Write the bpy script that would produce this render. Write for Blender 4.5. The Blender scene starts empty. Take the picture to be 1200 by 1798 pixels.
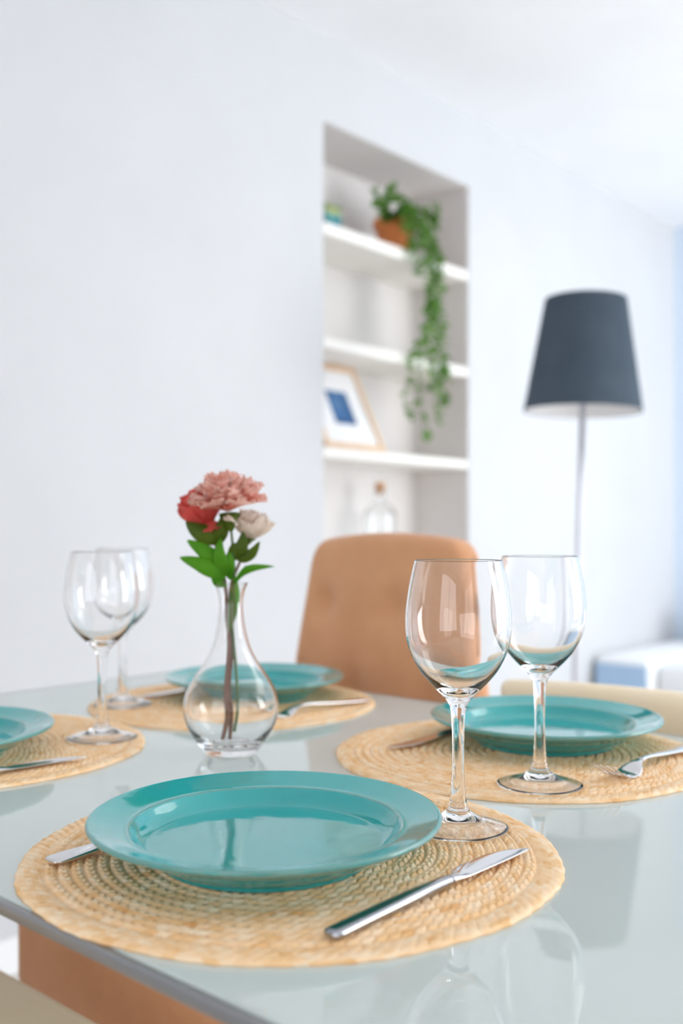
import bpy, bmesh, math, random
import numpy as np
from mathutils import Vector, Matrix, noise

scene = bpy.context.scene
C = scene.collection
PI = math.pi
T = math.radians(41.5)          # camera heading, left of the room's +Y

# ------------------------------------------------------------------ camera
cam_d = bpy.data.cameras.new('camera')
cam_d.sensor_fit = 'VERTICAL'
cam_d.sensor_height = 36.0
cam_d.lens = 36.0 * 1750 / 1798
cam_d.shift_y = -(899 - 935) / 1798 * 1.0
cam_d.clip_start = 0.02
cam_d.dof.use_dof = True
cam_d.dof.focus_distance = 0.74
cam_d.dof.aperture_fstop = 3.8
cam = bpy.data.objects.new('camera', cam_d)
C.objects.link(cam)
cam.location = (0, 0, 0.97)
cam.rotation_euler = (PI / 2, 0, T)
scene.camera = cam

# ------------------------------------------------------------------ light
world = bpy.data.worlds.new('daylight')
scene.world = world
world.use_nodes = True
bg = world.node_tree.nodes['Background']
bg.inputs[0].default_value = (0.75, 0.87, 1.0, 1)
bg.inputs[1].default_value = 0.3


def area_light(name, loc, direction, sx, sz, power, col):
    l = bpy.data.lights.new(name, 'AREA')
    l.shape = 'RECTANGLE'; l.size = sx; l.size_y = sz
    l.energy = power; l.color = col
    o = bpy.data.objects.new(name, l); C.objects.link(o)
    o.location = loc
    o.rotation_euler = Vector(direction).to_track_quat('-Z', 'Y').to_euler()
    return o


area_light('window_daylight', (2.66, -1.3, 1.15), (-1, 0, 0.2), 1.5, 2.0, 18, (1.0, 0.99, 0.97))
area_light('window_daylight', (2.66, 3.5, 1.25), (-1, 0.3, 0.35), 2.1, 2.1, 140, (0.96, 0.985, 1.0))
area_light('window_daylight', (0.4, -2.67, 1.3), (0, 1, 0.15), 2.2, 1.9, 40, (0.92, 0.95, 1.0))  # fill light added behind the camera to brighten the room
area_light('ceiling_fill', (0.8, 3.2, 2.42), (0, 0, -1), 1.6, 1.6, 22, (1.0, 0.96, 0.92))  # unseen fill light added below the ceiling, no fitting modelled

vs = scene.view_settings
scene.display_settings.display_device = 'sRGB'
vs.view_transform = 'Standard'; vs.look = 'None'
vs.gamma = 1.0; vs.use_curve_mapping = False
vs.exposure = -0.13
scene.cycles.use_denoising = True
scene.cycles.max_bounces = 14
scene.cycles.transmission_bounces = 14
scene.cycles.transparent_max_bounces = 12
scene.cycles.diffuse_bounces = 6
scene.cycles.glossy_bounces = 6
scene.cycles.sample_clamp_indirect = 10.0
scene.cycles.blur_glossy = 0.0


# ------------------------------------------------------------------ materials
def mat(name, col, rough=0.5, metal=0.0, spec=0.5, coat=0.0, sheen=0.0, trans=0.0, ior=1.45, sss=0.0):
    m = bpy.data.materials.new(name); m.use_nodes = True
    b = m.node_tree.nodes['Principled BSDF']
    b.inputs['Base Color'].default_value = (*col, 1)
    b.inputs['Roughness'].default_value = rough
    b.inputs['Metallic'].default_value = metal
    b.inputs['Specular IOR Level'].default_value = spec
    b.inputs['Coat Weight'].default_value = coat
    b.inputs['Coat Roughness'].default_value = 0.03
    b.inputs['Sheen Weight'].default_value = sheen
    b.inputs['Transmission Weight'].default_value = trans
    b.inputs['IOR'].default_value = ior
    m['b'] = 1
    return m


def N(m, kind, **kw):
    n = m.node_tree.nodes.new(kind)
    for k, v in kw.items():
        setattr(n, k, v)
    return n


def link(m, a, b):
    m.node_tree.links.new(a, b)


def bsdf(m):
    return m.node_tree.nodes['Principled BSDF']


def mth(m, op, a, b=None, c=None):
    n = N(m, 'ShaderNodeMath', operation=op)
    for i, v in enumerate((a, b, c)):
        if v is None: continue
        if isinstance(v, (int, float)): n.inputs[i].default_value = v
        else: link(m, v, n.inputs[i])
    return n.outputs[0]


def coords(m, kind='Object', scale=None):
    t = N(m, 'ShaderNodeTexCoord')
    if scale is None: return t.outputs[kind]
    mp = N(m, 'ShaderNodeMapping')
    mp.inputs['Scale'].default_value = scale
    link(m, t.outputs[kind], mp.inputs[0])
    return mp.outputs[0]


def noise_node(m, scale, detail=3, vec=None, rough=0.5):
    n = N(m, 'ShaderNodeTexNoise')
    n.inputs['Scale'].default_value = scale
    n.inputs['Detail'].default_value = detail
    n.inputs['Roughness'].default_value = rough
    if vec is not None: link(m, vec, n.inputs['Vector'])
    return n.outputs['Fac']


def ramp(m, fac, stops):
    r = N(m, 'ShaderNodeValToRGB')
    e = r.color_ramp.elements
    while len(e) < len(stops): e.new(0.5)
    for i, (p, c) in enumerate(stops):
        e[i].position = p; e[i].color = (*c, 1)
    link(m, fac, r.inputs[0])
    return r.outputs[0]


def bump(m, height, strength, dist):
    b = N(m, 'ShaderNodeBump')
    b.inputs['Strength'].default_value = strength
    b.inputs['Distance'].default_value = dist
    link(m, height, b.inputs['Height'])
    link(m, b.outputs[0], bsdf(m).inputs['Normal'])


def paint(name, col, rough=0.6, var=0.02):
    m = mat(name, col, rough, spec=0.3)
    n = noise_node(m, 3.0, 4, coords(m))
    c = ramp(m, n, [(0.3, tuple(v * (1 - var) for v in col)), (0.7, tuple(min(1, v * (1 + var)) for v in col))])
    link(m, c, bsdf(m).inputs['Base Color'])
    bump(m, noise_node(m, 180, 2, coords(m)), 0.05, 0.002)
    return m


M = {}
M['wall'] = paint('white_wall_paint', (0.615, 0.620, 0.634))
M['far_wall'] = paint('white_wall_blue_cast', (0.66, 0.76, 0.88))  # white wall with the bluish cast of the light mixed into its colour
M['ceiling'] = paint('white_ceiling_paint', (0.90, 0.905, 0.92))
M['niche'] = paint('warm_white_alcove_paint', (0.70, 0.67, 0.655))
M['shelf'] = paint('cream_shelf_paint', (0.88, 0.855, 0.81), 0.45)
M['trim'] = paint('white_trim_paint', (0.86, 0.86, 0.86), 0.35)


def floor_mat():
    m = mat('pale_floor_boards', (0.7, 0.66, 0.6), 0.35)
    v = coords(m)
    br = N(m, 'ShaderNodeTexBrick')
    link(m, v, br.inputs['Vector'])
    br.inputs['Scale'].default_value = 1.0
    br.inputs['Brick Width'].default_value = 1.3
    br.inputs['Row Height'].default_value = 0.16
    br.inputs['Mortar Size'].default_value = 0.002
    br.inputs['Color1'].default_value = (0.74, 0.70, 0.66, 1)
    br.inputs['Color2'].default_value = (0.66, 0.62, 0.58, 1)
    br.inputs['Mortar'].default_value = (0.4, 0.36, 0.32, 1)
    link(m, br.outputs['Color'], bsdf(m).inputs['Base Color'])
    return m


M['floor'] = floor_mat()
M['glass'] = mat('clear_glass', (1, 1, 1), 0.0, trans=1.0, ior=1.47)
M['bottle_glass'] = mat('bottle_glass', (0.97, 0.99, 0.99), 0.02, trans=1.0, ior=1.45)
M['pane'] = mat('window_pane_glass', (1, 1, 1), 0.0, trans=1.0, ior=1.02)


def tabletop_mat():
    m = mat('back_painted_tabletop_glass', (0.60, 0.665, 0.635), 0.035, spec=0.5, ior=1.5)
    n = noise_node(m, 9, 3, coords(m))
    link(m, ramp(m, n, [(0.3, (0.585, 0.640, 0.615)), (0.7, (0.605, 0.660, 0.635))]), bsdf(m).inputs['Base Color'])
    s = noise_node(m, 60, 4, coords(m), 0.6)
    link(m, mth(m, 'MULTIPLY_ADD', s, 0.012, 0.004), bsdf(m).inputs['Roughness'])
    return m


M['tabletop'] = tabletop_mat()
M['rim_metal'] = mat('brushed_table_rim', (0.33, 0.33, 0.34), 0.32, metal=0.85)
M['steel'] = mat('polished_steel', (0.72, 0.71, 0.72), 0.09, metal=1.0)
M['steel_dark_reflection'] = mat('polished_steel_dark_reflection', (0.40, 0.41, 0.44), 0.12, metal=1.0)  # knife handles: dark reflection put into the steel's base colour
M['pole'] = mat('satin_nickel', (0.62, 0.62, 0.68), 0.3, metal=0.8)


def plate_mat():
    m = mat('teal_glaze', (0.025, 0.34, 0.345), 0.06, spec=0.6, coat=0.5, ior=1.5)
    v = coords(m)
    sep = N(m, 'ShaderNodeSeparateXYZ'); link(m, v, sep.inputs[0])
    r = mth(m, 'SQRT', mth(m, 'ADD', mth(m, 'POWER', sep.outputs[0], 2.0), mth(m, 'POWER', sep.outputs[1], 2.0)))
    nz = noise_node(m, 60, 3, v)
    rw = mth(m, 'ADD', r, mth(m, 'MULTIPLY', mth(m, 'SUBTRACT', nz, 0.5), 0.0016))

    def band(c, w):
        d = mth(m, 'ABSOLUTE', mth(m, 'SUBTRACT', rw, c))
        return mth(m, 'SUBTRACT', 1.0, mth(m, 'SMOOTH_MIN', mth(m, 'DIVIDE', d, w), 1.0, 0.1))
    b = mth(m, 'MAXIMUM', band(0.1193, 0.0011), mth(m, 'MULTIPLY', band(0.0925, 0.0009), 0.8))
    b = mth(m, 'MULTIPLY', mth(m, 'MAXIMUM', b, 0.0), 0.55)
    base = ramp(m, noise_node(m, 12, 3, v), [(0.3, (0.014, 0.33, 0.335)), (0.7, (0.022, 0.385, 0.385))])
    mix = N(m, 'ShaderNodeMix', data_type='RGBA')
    link(m, b, mix.inputs['Factor']); link(m, base, mix.inputs[6])
    mix.inputs[7].default_value = (0.30, 0.26, 0.17, 1)
    link(m, mix.outputs[2], bsdf(m).inputs['Base Color'])
    bump(m, noise_node(m, 34, 2, v), 0.14, 0.004)
    return m


M['plate'] = plate_mat()


def mat_straw():
    m = mat('woven_straw', (0.8, 0.6, 0.36), 0.55, spec=0.3)
    v = coords(m)
    sep = N(m, 'ShaderNodeSeparateXYZ'); link(m, v, sep.inputs[0])
    r = mth(m, 'SQRT', mth(m, 'ADD', mth(m, 'POWER', sep.outputs[0], 2.0), mth(m, 'POWER', sep.outputs[1], 2.0)))
    th = mth(m, 'ARCTAN2', sep.outputs[1], sep.outputs[0])
    u = mth(m, 'DIVIDE', r, 0.0084)
    ring = mth(m, 'FLOOR', u)
    n = mth(m, 'ROUND', mth(m, 'MULTIPLY', mth(m, 'ADD', ring, 0.5), 6.5))
    fu = mth(m, 'FRACT', u)
    half = mth(m, 'FLOOR', mth(m, 'MULTIPLY', fu, 2.0))
    ph = mth(m, 'MULTIPLY', mth(m, 'DIVIDE', th, 2 * PI), n)
    ph = mth(m, 'ADD', ph, mth(m, 'MULTIPLY', mth(m, 'ABSOLUTE', mth(m, 'SUBTRACT', fu, 0.5)), 1.1))
    idx = mth(m, 'FLOOR', mth(m, 'ADD', ph, mth(m, 'MULTIPLY', half, 0.5)))
    cmb = N(m, 'ShaderNodeCombineXYZ')
    link(m, ring, cmb.inputs[0]); link(m, idx, cmb.inputs[1]); link(m, half, cmb.inputs[2])
    wn = N(m, 'ShaderNodeTexWhiteNoise', noise_dimensions='3D'); link(m, cmb.outputs[0], wn.inputs['Vector'])
    pol = N(m, 'ShaderNodeCombineXYZ')
    link(m, mth(m, 'MULTIPLY', u, 1.3), pol.inputs[0]); link(m, mth(m, 'MULTIPLY', th, 7.0), pol.inputs[1])
    big = noise_node(m, 0.8, 3, pol.outputs[0])
    f = mth(m, 'ADD', mth(m, 'MULTIPLY', wn.outputs['Value'], 0.42), mth(m, 'MULTIPLY', big, 0.70))
    c = ramp(m, f, [(0.20, (0.76, 0.37, 0.12)), (0.36, (0.90, 0.57, 0.28)), (0.58, (0.96, 0.665, 0.395)), (0.85, (0.98, 0.785, 0.56))])
    link(m, c, bsdf(m).inputs['Base Color'])
    bump(m, noise_node(m, 900, 2, v), 0.35, 0.0006)
    return m


M['straw'] = mat_straw()


def fabric(name, c1, c2, scale=420):
    m = mat(name, c1, 0.85, spec=0.15, sheen=0.25)
    v = coords(m)
    f = noise_node(m, 16, 5, v, 0.6)
    link(m, ramp(m, f, [(0.3, c1), (0.7, c2)]), bsdf(m).inputs['Base Color'])
    bump(m, noise_node(m, scale, 2, v), 0.5, 0.001)
    return m


M['brown'] = fabric('tan_suede', (0.66, 0.325, 0.165), (0.72, 0.37, 0.195))
M['cream'] = fabric('cream_fabric', (0.92, 0.77, 0.55), (0.95, 0.80, 0.59))
M['sofa'] = fabric('white_sofa_fabric', (0.84, 0.86, 0.88), (0.88, 0.89, 0.9))
M['sofa_blue'] = fabric('pale_blue_sofa_front', (0.36, 0.52, 0.72), (0.40, 0.56, 0.76))  # pale blue tone used only on the armrest front
M['leg_wood'] = mat('beech_leg_wood', (0.52, 0.34, 0.19), 0.45)
M['shade'] = fabric('slate_pleated_fabric', (0.062, 0.088, 0.118), (0.074, 0.102, 0.134), 250)
M['shade_in'] = mat('white_shade_lining', (0.85, 0.85, 0.86), 0.7)
M['terracotta'] = fabric('terracotta_clay', (0.66, 0.20, 0.06), (0.74, 0.27, 0.10), 150)
M['soil'] = fabric('dark_soil', (0.05, 0.035, 0.02), (0.09, 0.06, 0.035), 120)
M['cork'] = fabric('cork', (0.50, 0.25, 0.11), (0.60, 0.32, 0.16), 200)
M['frame_wood'] = fabric('pale_pine_frame', (0.80, 0.56, 0.38), (0.86, 0.64, 0.45), 60)
M['mount'] = mat('white_picture_mount', (0.88, 0.88, 0.89), 0.7)
M['wood_shelf_dark'] = mat('matte_black_plastic', (0.03, 0.03, 0.03), 0.5)


def leafmat(name, c1, c2, rough=0.45, sss=0.0):
    m = mat(name, c1, rough, spec=0.35)
    v = coords(m)
    link(m, ramp(m, noise_node(m, 30, 3, v), [(0.3, c1), (0.7, c2)]), bsdf(m).inputs['Base Color'])
    # thin leaves and petals let some light through
    tr = N(m, 'ShaderNodeBsdfTranslucent')
    tr.inputs[0].default_value = (*c2, 1)
    mx = N(m, 'ShaderNodeMixShader'); mx.inputs[0].default_value = 0.42
    out = m.node_tree.nodes['Material Output']
    link(m, bsdf(m).outputs[0], mx.inputs[1]); link(m, tr.outputs[0], mx.inputs[2]); link(m, mx.outputs[0], out.inputs[0])
    return m


M['leaf'] = leafmat('bright_green_leaf', (0.065, 0.29, 0.010), (0.13, 0.40, 0.015))
M['olive'] = leafmat('olive_green_leaf', (0.07, 0.12, 0.008), (0.14, 0.21, 0.012))
M['vine'] = leafmat('vine_leaf', (0.05, 0.16, 0.025), (0.19, 0.38, 0.07))
M['stem_green'] = mat('green_stem', (0.06, 0.12, 0.03), 0.5)
M['stem_brown'] = mat('brown_stem', (0.17, 0.075, 0.04), 0.6)
M['pink'] = leafmat('pale_pink_petal', (0.96, 0.47, 0.37), (0.98, 0.69, 0.60), 0.6)
M['pink_deep'] = leafmat('salmon_petal', (0.85, 0.24, 0.18), (0.90, 0.36, 0.28), 0.6)
M['coral'] = leafmat('coral_red_petal', (0.72, 0.08, 0.07), (0.82, 0.16, 0.13), 0.55)
M['ivory'] = leafmat('ivory_petal', (0.88, 0.74, 0.62), (0.92, 0.84, 0.76), 0.6)


def art_mat():
    m = mat('blue_print', (0.05, 0.14, 0.3), 0.5)
    f = noise_node(m, 14, 5, coords(m), 0.65)
    link(m, ramp(m, f, [(0.32, (0.015, 0.07, 0.20)), (0.5, (0.05, 0.16, 0.36)), (0.72, (0.22, 0.38, 0.58))]), bsdf(m).inputs['Base Color'])
    return m


def tin_mat():
    m = mat('teal_painted_tin', (0.02, 0.2, 0.25), 0.3)
    v = coords(m)
    sep = N(m, 'ShaderNodeSeparateXYZ'); link(m, v, sep.inputs[0])
    z = mth(m, 'ADD', mth(m, 'MULTIPLY', sep.outputs[2], 9.0), mth(m, 'MULTIPLY', noise_node(m, 25, 3, v), 0.35))
    link(m, ramp(m, z, [(0.2, (0.01, 0.12, 0.22)), (0.5, (0.05, 0.26, 0.26)), (0.68, (0.40, 0.40, 0.14)), (0.85, (0.12, 0.24, 0.16)), (1.0, (0.03, 0.12, 0.12))]), bsdf(m).inputs['Base Color'])
    return m


M['art'] = art_mat(); M['tin'] = tin_mat()


# ------------------------------------------------------------------ builders
def link_mesh(name, me, m, parent=None, smooth=True):
    o = bpy.data.objects.new(name, me)
    C.objects.link(o)
    if m is not None and not me.materials: me.materials.append(m)
    if smooth: me.polygons.foreach_set('use_smooth', [True] * len(me.polygons))
    if parent is not None: o.parent = parent
    return o


def obj(name, verts, faces, m, parent=None, smooth=True, loc=None):
    me = bpy.data.meshes.new(name)
    me.from_pydata([tuple(v) for v in verts], [], faces)
    me.update()
    o = link_mesh(name, me, m, parent, smooth)
    if loc is not None: o.location = loc
    return o


def bmobj(name, bm, m, parent=None, smooth=False, loc=None):
    me = bpy.data.meshes.new(name)
    bmesh.ops.recalc_face_normals(bm, faces=bm.faces)
    bm.to_mesh(me); bm.free()
    o = link_mesh(name, me, m, parent, smooth)
    if loc is not None: o.location = loc
    return o


def box(bm, x0, x1, y0, y1, z0, z1):
    vs_ = [bm.verts.new(p) for p in ((x0, y0, z0), (x1, y0, z0), (x1, y1, z0), (x0, y1, z0), (x0, y0, z1), (x1, y0, z1), (x1, y1, z1), (x0, y1, z1))]
    for f in ((0, 3, 2, 1), (4, 5, 6, 7), (0, 1, 5, 4), (1, 2, 6, 5), (2, 3, 7, 6), (3, 0, 4, 7)):
        bm.faces.new([vs_[i] for i in f])
    return vs_


def boxes(name, bs, m, parent=None, bevel=0.0, segs=2, loc=None, smooth=False):
    bm = bmesh.new()
    for b in bs: box(bm, *b)
    if bevel: bmesh.ops.bevel(bm, geom=list(bm.edges), offset=bevel, segments=segs, affect='EDGES', profile=0.5)
    return bmobj(name, bm, m, parent, smooth, loc)


def cushion(name, b, m, parent=None, bevel=0.03, segs=5):
    o = boxes(name, [b], m, parent, bevel, segs, smooth=True)
    return o


def lathe_data(prof, n=64, closed=False, rfun=None):
    verts, faces = [], []
    rings = []
    for (r, z) in prof:
        if r < 1e-6:
            rings.append([len(verts)]); verts.append((0, 0, z))
        else:
            base = len(verts)
            for k in range(n):
                a = 2 * PI * k / n
                rr = r if rfun is None else rfun(r, z, a)
                verts.append((rr * math.cos(a), rr * math.sin(a), z))
            rings.append(list(range(base, base + n)))
    pairs = list(zip(rings[:-1], rings[1:]))
    if closed: pairs.append((rings[-1], rings[0]))
    for a, b in pairs:
        if len(a) == 1 and len(b) == 1: continue
        for k in range(n):
            k2 = (k + 1) % n
            if len(a) == 1: faces.append((a[0], b[k2], b[k]))
            elif len(b) == 1: faces.append((a[k], a[k2], b[0]))
            else: faces.append((a[k], a[k2], b[k2], b[k]))
    return verts, faces


def smooth_prof(pts, k=6):
    """Catmull-Rom through the profile points"""
    out = []
    n = len(pts)
    for i in range(n - 1):
        p0 = pts[max(0, i - 1)]; p1 = pts[i]; p2 = pts[i + 1]; p3 = pts[min(n - 1, i + 2)]
        for j in range(k):
            t = j / k
            out.append(tuple(0.5 * (2 * b + (c - a) * t + (2 * a - 5 * b + 4 * c - d) * t * t + (-a + 3 * b - 3 * c + d) * t ** 3)
                             for a, b, c, d in zip(p0, p1, p2, p3)))
    out.append(tuple(pts[-1]))
    return out


def tube_data(path, rad, n=10, cap=True):
    verts, faces = [], []
    P = [Vector(p) for p in path]
    up = Vector((0.31, 0.17, 0.93))
    for i, p in enumerate(P):
        t = (P[min(i + 1, len(P) - 1)] - P[max(0, i - 1)]).normalized()
        a = t.cross(up)
        if a.length < 0.05: a = t.cross(Vector((1, 0, 0)))
        a.normalize(); b = t.cross(a)
        r = rad[i] if isinstance(rad, (list, tuple)) else rad
        for k in range(n):
            an = 2 * PI * k / n
            verts.append(p + a * (r * math.cos(an)) + b * (r * math.sin(an)))
    for i in range(len(P) - 1):
        for k in range(n):
            k2 = (k + 1) % n
            faces.append((i * n + k, i * n + k2, (i + 1) * n + k2, (i + 1) * n + k))
    if cap:
        faces.append(tuple(range(n))[::-1])
        faces.append(tuple((len(P) - 1) * n + k for k in range(n)))
    return verts, faces


def tube(name, path, rad, m, parent=None, n=10, sm=4):
    if sm > 1 and len(path) > 2:
        if isinstance(rad, (list, tuple)):
            q = smooth_prof([(*p, r) for p, r in zip(path, rad)], sm)
            path = [p[:3] for p in q]; rad = [p[3] for p in q]
        else: path = smooth_prof([tuple(p) for p in path], sm)
    v, f = tube_data(path, rad, n)
    return obj(name, v, f, m, parent)


def tag(o, label, cat, group=None):
    o['label'] = label; o['category'] = cat
    if group: o['group'] = group
    return o


def thing(name, label, cat, loc=(0, 0, 0), rz=0.0, group=None):
    o = bpy.data.objects.new(name, None); C.objects.link(o)
    o.location = loc; o.rotation_euler = (0, 0, rz)
    o.empty_display_size = 0.05
    return tag(o, label, cat, group)


def struct(o):
    o['kind'] = 'structure'
    return o


def copy_thing(root, loc, rz, label, group=None):
    r = root.copy(); C.objects.link(r)
    r.location = loc; r.rotation_euler = (0, 0, rz); r['label'] = label
    if group: r['group'] = group
    for ch in list(root.children):
        c = ch.copy(); C.objects.link(c); c.parent = r
        for g in list(ch.children):
            d = g.copy(); C.objects.link(d); d.parent = c
    return r


# ------------------------------------------------------------------ room shell
XW, XR, YB, YF, ZC = -2.0, 2.6, -2.6, 4.71, 2.45
NY0, NY1, NZ0, NZ1, NX = 2.180, 2.940, 0.50, 2.195, -2.235
struct(boxes('floor', [(XW - 0.35, XR + 0.15, YB - 0.15, YF + 0.15, -0.1, 0)], M['floor']))
struct(boxes('ceiling', [(XW - 0.35, XR + 0.15, YB - 0.15, YF + 0.15, ZC, ZC + 0.1)], M['ceiling']))
wl = boxes('wall_left', [(-2.35, XW, YB, NY0, 0, ZC), (-2.35, XW, NY1, YF, 0, ZC), (-2.35, XW, NY0, NY1, NZ1, ZC),
                         (-2.35, XW, NY0, NY1, 0, NZ0)], M['wall'])
struct(wl)
alc = boxes('trim_1', [(-2.35, NX, NY0, NY1, NZ0, NZ1), (NX, XW - 0.004, NY1 - 0.003, NY1, NZ0, NZ1), (NX, XW - 0.004, NY0, NY0 + 0.003, NZ0, NZ1),
                       (NX, XW - 0.004, NY0, NY1, NZ1 - 0.003, NZ1)], M['niche'])
struct(alc)
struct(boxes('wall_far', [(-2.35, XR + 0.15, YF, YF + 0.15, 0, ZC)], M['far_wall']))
W3 = (-0.75, 1.55, 0.30, 2.30)  # opening for the unseen back window, added to go with the fill light
struct(boxes('wall_back', [(-2.35, W3[0], YB - 0.15, YB, 0, ZC), (W3[1], XR + 0.15, YB - 0.15, YB, 0, ZC),
                           (W3[0], W3[1], YB - 0.15, YB, 0, W3[2]), (W3[0], W3[1], YB - 0.15, YB, W3[3], ZC)], M['wall']))
x0, x1, z0, z1 = W3
xm = (x0 + x1) / 2
struct(boxes('window_3', [(x0, x0 + 0.05, YB - 0.05, YB + 0.01, z0, z1), (x1 - 0.05, x1, YB - 0.05, YB + 0.01, z0, z1),
                          (x0 + 0.05, x1 - 0.05, YB - 0.05, YB + 0.01, z0, z0 + 0.06), (x0 + 0.05, x1 - 0.05, YB - 0.05, YB + 0.01, z1 - 0.05, z1),
                          (xm - 0.03, xm + 0.03, YB - 0.05, YB + 0.01, z0 + 0.06, z1 - 0.05)], M['trim'], bevel=0.004))
W1 = (-2.05, -0.55, 0.10, 2.12)
W2 = (2.2, 4.55, 0.15, 2.3)
struct(boxes('wall_right', [(XR, XR + 0.15, YB, W1[0], 0, ZC), (XR, XR + 0.15, W1[1], W2[0], 0, ZC), (XR, XR + 0.15, W2[1], YF, 0, ZC),
                            (XR, XR + 0.15, W1[0], W1[1], 0, W1[2]), (XR, XR + 0.15, W1[0], W1[1], W1[3], ZC),
                            (XR, XR + 0.15, W2[0], W2[1], 0, W2[2]), (XR, XR + 0.15, W2[0], W2[1], W2[3], ZC)], M['wall']))
for i, (y0, y1, z0, z1) in enumerate((W1, W2)):
    ym = (y0 + y1) / 2
    struct(boxes('window_%d' % (i + 1), [(XR - 0.01, XR + 0.05, y0, y0 + 0.05, z0, z1), (XR - 0.01, XR + 0.05, y1 - 0.05, y1, z0, z1),
                                         (XR - 0.01, XR + 0.05, y0 + 0.05, y1 - 0.05, z0, z0 + 0.06), (XR - 0.01, XR + 0.05, y0 + 0.05, y1 - 0.05, z1 - 0.05, z1),
                                         (XR - 0.01, XR + 0.05, ym - 0.03, ym + 0.03, z0 + 0.06, z1 - 0.05)], M['trim'], bevel=0.004))
struct(boxes('baseboard_left', [(XW, XW + 0.012, YB, YF, 0, 0.08)], M['trim'], bevel=0.003))
struct(boxes('baseboard_far', [(XW + 0.012, XR, YF - 0.012, YF, 0, 0.08)], M['trim'], bevel=0.003))

# alcove shelves
for zt, zb, lab in ((1.895, 1.860, 'top cream shelf in the wall alcove, holding the trailing potted plant'),
                    (1.553, 1.520, 'empty middle cream shelf in the wall alcove, crossed by trailing leaves'),
                    (1.225, 1.196, 'lower cream shelf in the wall alcove, holding the leaning picture frame'),
                    (0.872, 0.842, 'lowest cream alcove shelf behind the tan chair, under the glass bottle')):
    o = boxes('alcove_shelf', [(NX + 0.001, XW - 0.001, NY0 + 0.004, NY1 - 0.004, zb, zt)], M['shelf'], bevel=0.002)
    tag(o, lab, 'shelf', 'built-in shelves in the wall alcove')

# ------------------------------------------------------------------ dining table
TT = 0.745
TX0, TX1, TY0, TY1 = -1.280, 0.24, 0.3155, 1.078
tb = thing('dining_table', 'rectangular dining table with pale grey-green glass top and grey metal rim', 'table', ((TX0 + TX1) / 2, (TY0 + TY1) / 2, 0))
hx, hy = (TX1 - TX0) / 2, (TY1 - TY0) / 2
rw, zr = 0.007, TT - 0.0082
top = boxes('tabletop', [(-hx + rw, hx - rw, -hy + rw, hy - rw, TT - 0.0075, TT)], M['tabletop'], tb, bevel=0.0015, segs=3)
fr = boxes('metal_rim', [(-hx, hx, -hy, -hy + rw - .0003, zr, TT), (-hx, hx, hy - rw + .0003, hy, zr, TT),
                         (-hx, -hx + rw - .0003, -hy + rw, hy - rw, zr, TT), (hx - rw + .0003, hx, -hy + rw, hy - rw, zr, TT)],
           M['rim_metal'], tb, bevel=0.0025, segs=3)
boxes('under_frame', [(-hx + .03, hx - .03, -hy + .03, -hy + .06, zr - .02, TT - .0083), (-hx + .03, hx - .03, hy - .06, hy - .03, zr - .02, TT - .0083)], M['rim_metal'], tb, bevel=.002)
for sx in (-1, 1):
    for sy in (-1, 1):
        x, y = sx * (hx - 0.05), sy * (hy - 0.045)
        boxes('leg', [(x - 0.02, x + 0.02, y - 0.02, y + 0.02, 0, zr - .021)], M['rim_metal'], tb, bevel=0.003)


# ------------------------------------------------------------------ chairs
def back_panel(zb, zt, wb, wt, th, rc, lean, tuft):
    """upholstered back: rounded trapezoid outline, thickness th, front and back domed; local x across, y depth, z up"""
    nx, nz = 44, 40
    verts, faces = [], []

    def half_w(t):
        w = wb + (wt - wb) * t
        z = zb + (zt - zb) * t
        d = zt - z
        if d < rc: w -= rc - math.sqrt(max(0, rc * rc - (rc - d) ** 2))
        d = z - zb
        if d < rc * 0.6:
            q = rc * 0.6
            w -= q - math.sqrt(max(0, q * q - (q - d) ** 2))
        return w
    ts = [0.5 - 0.5 * math.cos(PI * j / nz) for j in range(nz + 1)]
    for side in (-1, 1):
        for j, t in enumerate(ts):
            hw = half_w(t)
            z = zb + (zt - zb) * t
            for i in range(nx + 1):
                s = -math.cos(PI * i / nx)
                x = s * hw
                e = min((1 - abs(s)) * hw, zt - z, z - zb)
                k = min(1.0, max(0.0, e / 0.02))
                y = side * th / 2 * math.sqrt(max(0, 1 - (1 - k) ** 2))
                if side < 0:
                    for (tx, tz) in tuft:
                        d2 = ((x - tx) ** 2 + (z - tz) ** 2) / 0.022 ** 2
                        y += 0.018 * math.exp(-d2)
                    y += -0.010 * (1 - s * s)
                y += lean * (z - zb)
                zz = z + (0.008 * (1 - s * s) if t > 0.95 else 0)
                verts.append((x, y, zz))
    n1 = (nx + 1) * (nz + 1)
    for sd in (0, 1):
        for j in range(nz):
            for i in range(nx):
                a = sd * n1 + j * (nx + 1) + i
                f = (a, a + 1, a + nx + 2, a + nx + 1)
                faces.append(f if sd == 0 else f[::-1])
    # rim stitching
    rim = [(0, i) for i in range(nx)] + [(j, nx) for j in range(nz)] + [(nz, i) for i in range(nx, 0, -1)] + [(j, 0) for j in range(nz, 0, -1)]
    L = [j * (nx + 1) + i for j, i in rim]
    for k in range(len(L)):
        a, b = L[k], L[(k + 1) % len(L)]
        faces.append((a, a + n1, b + n1, b))
    return verts, faces


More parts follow.
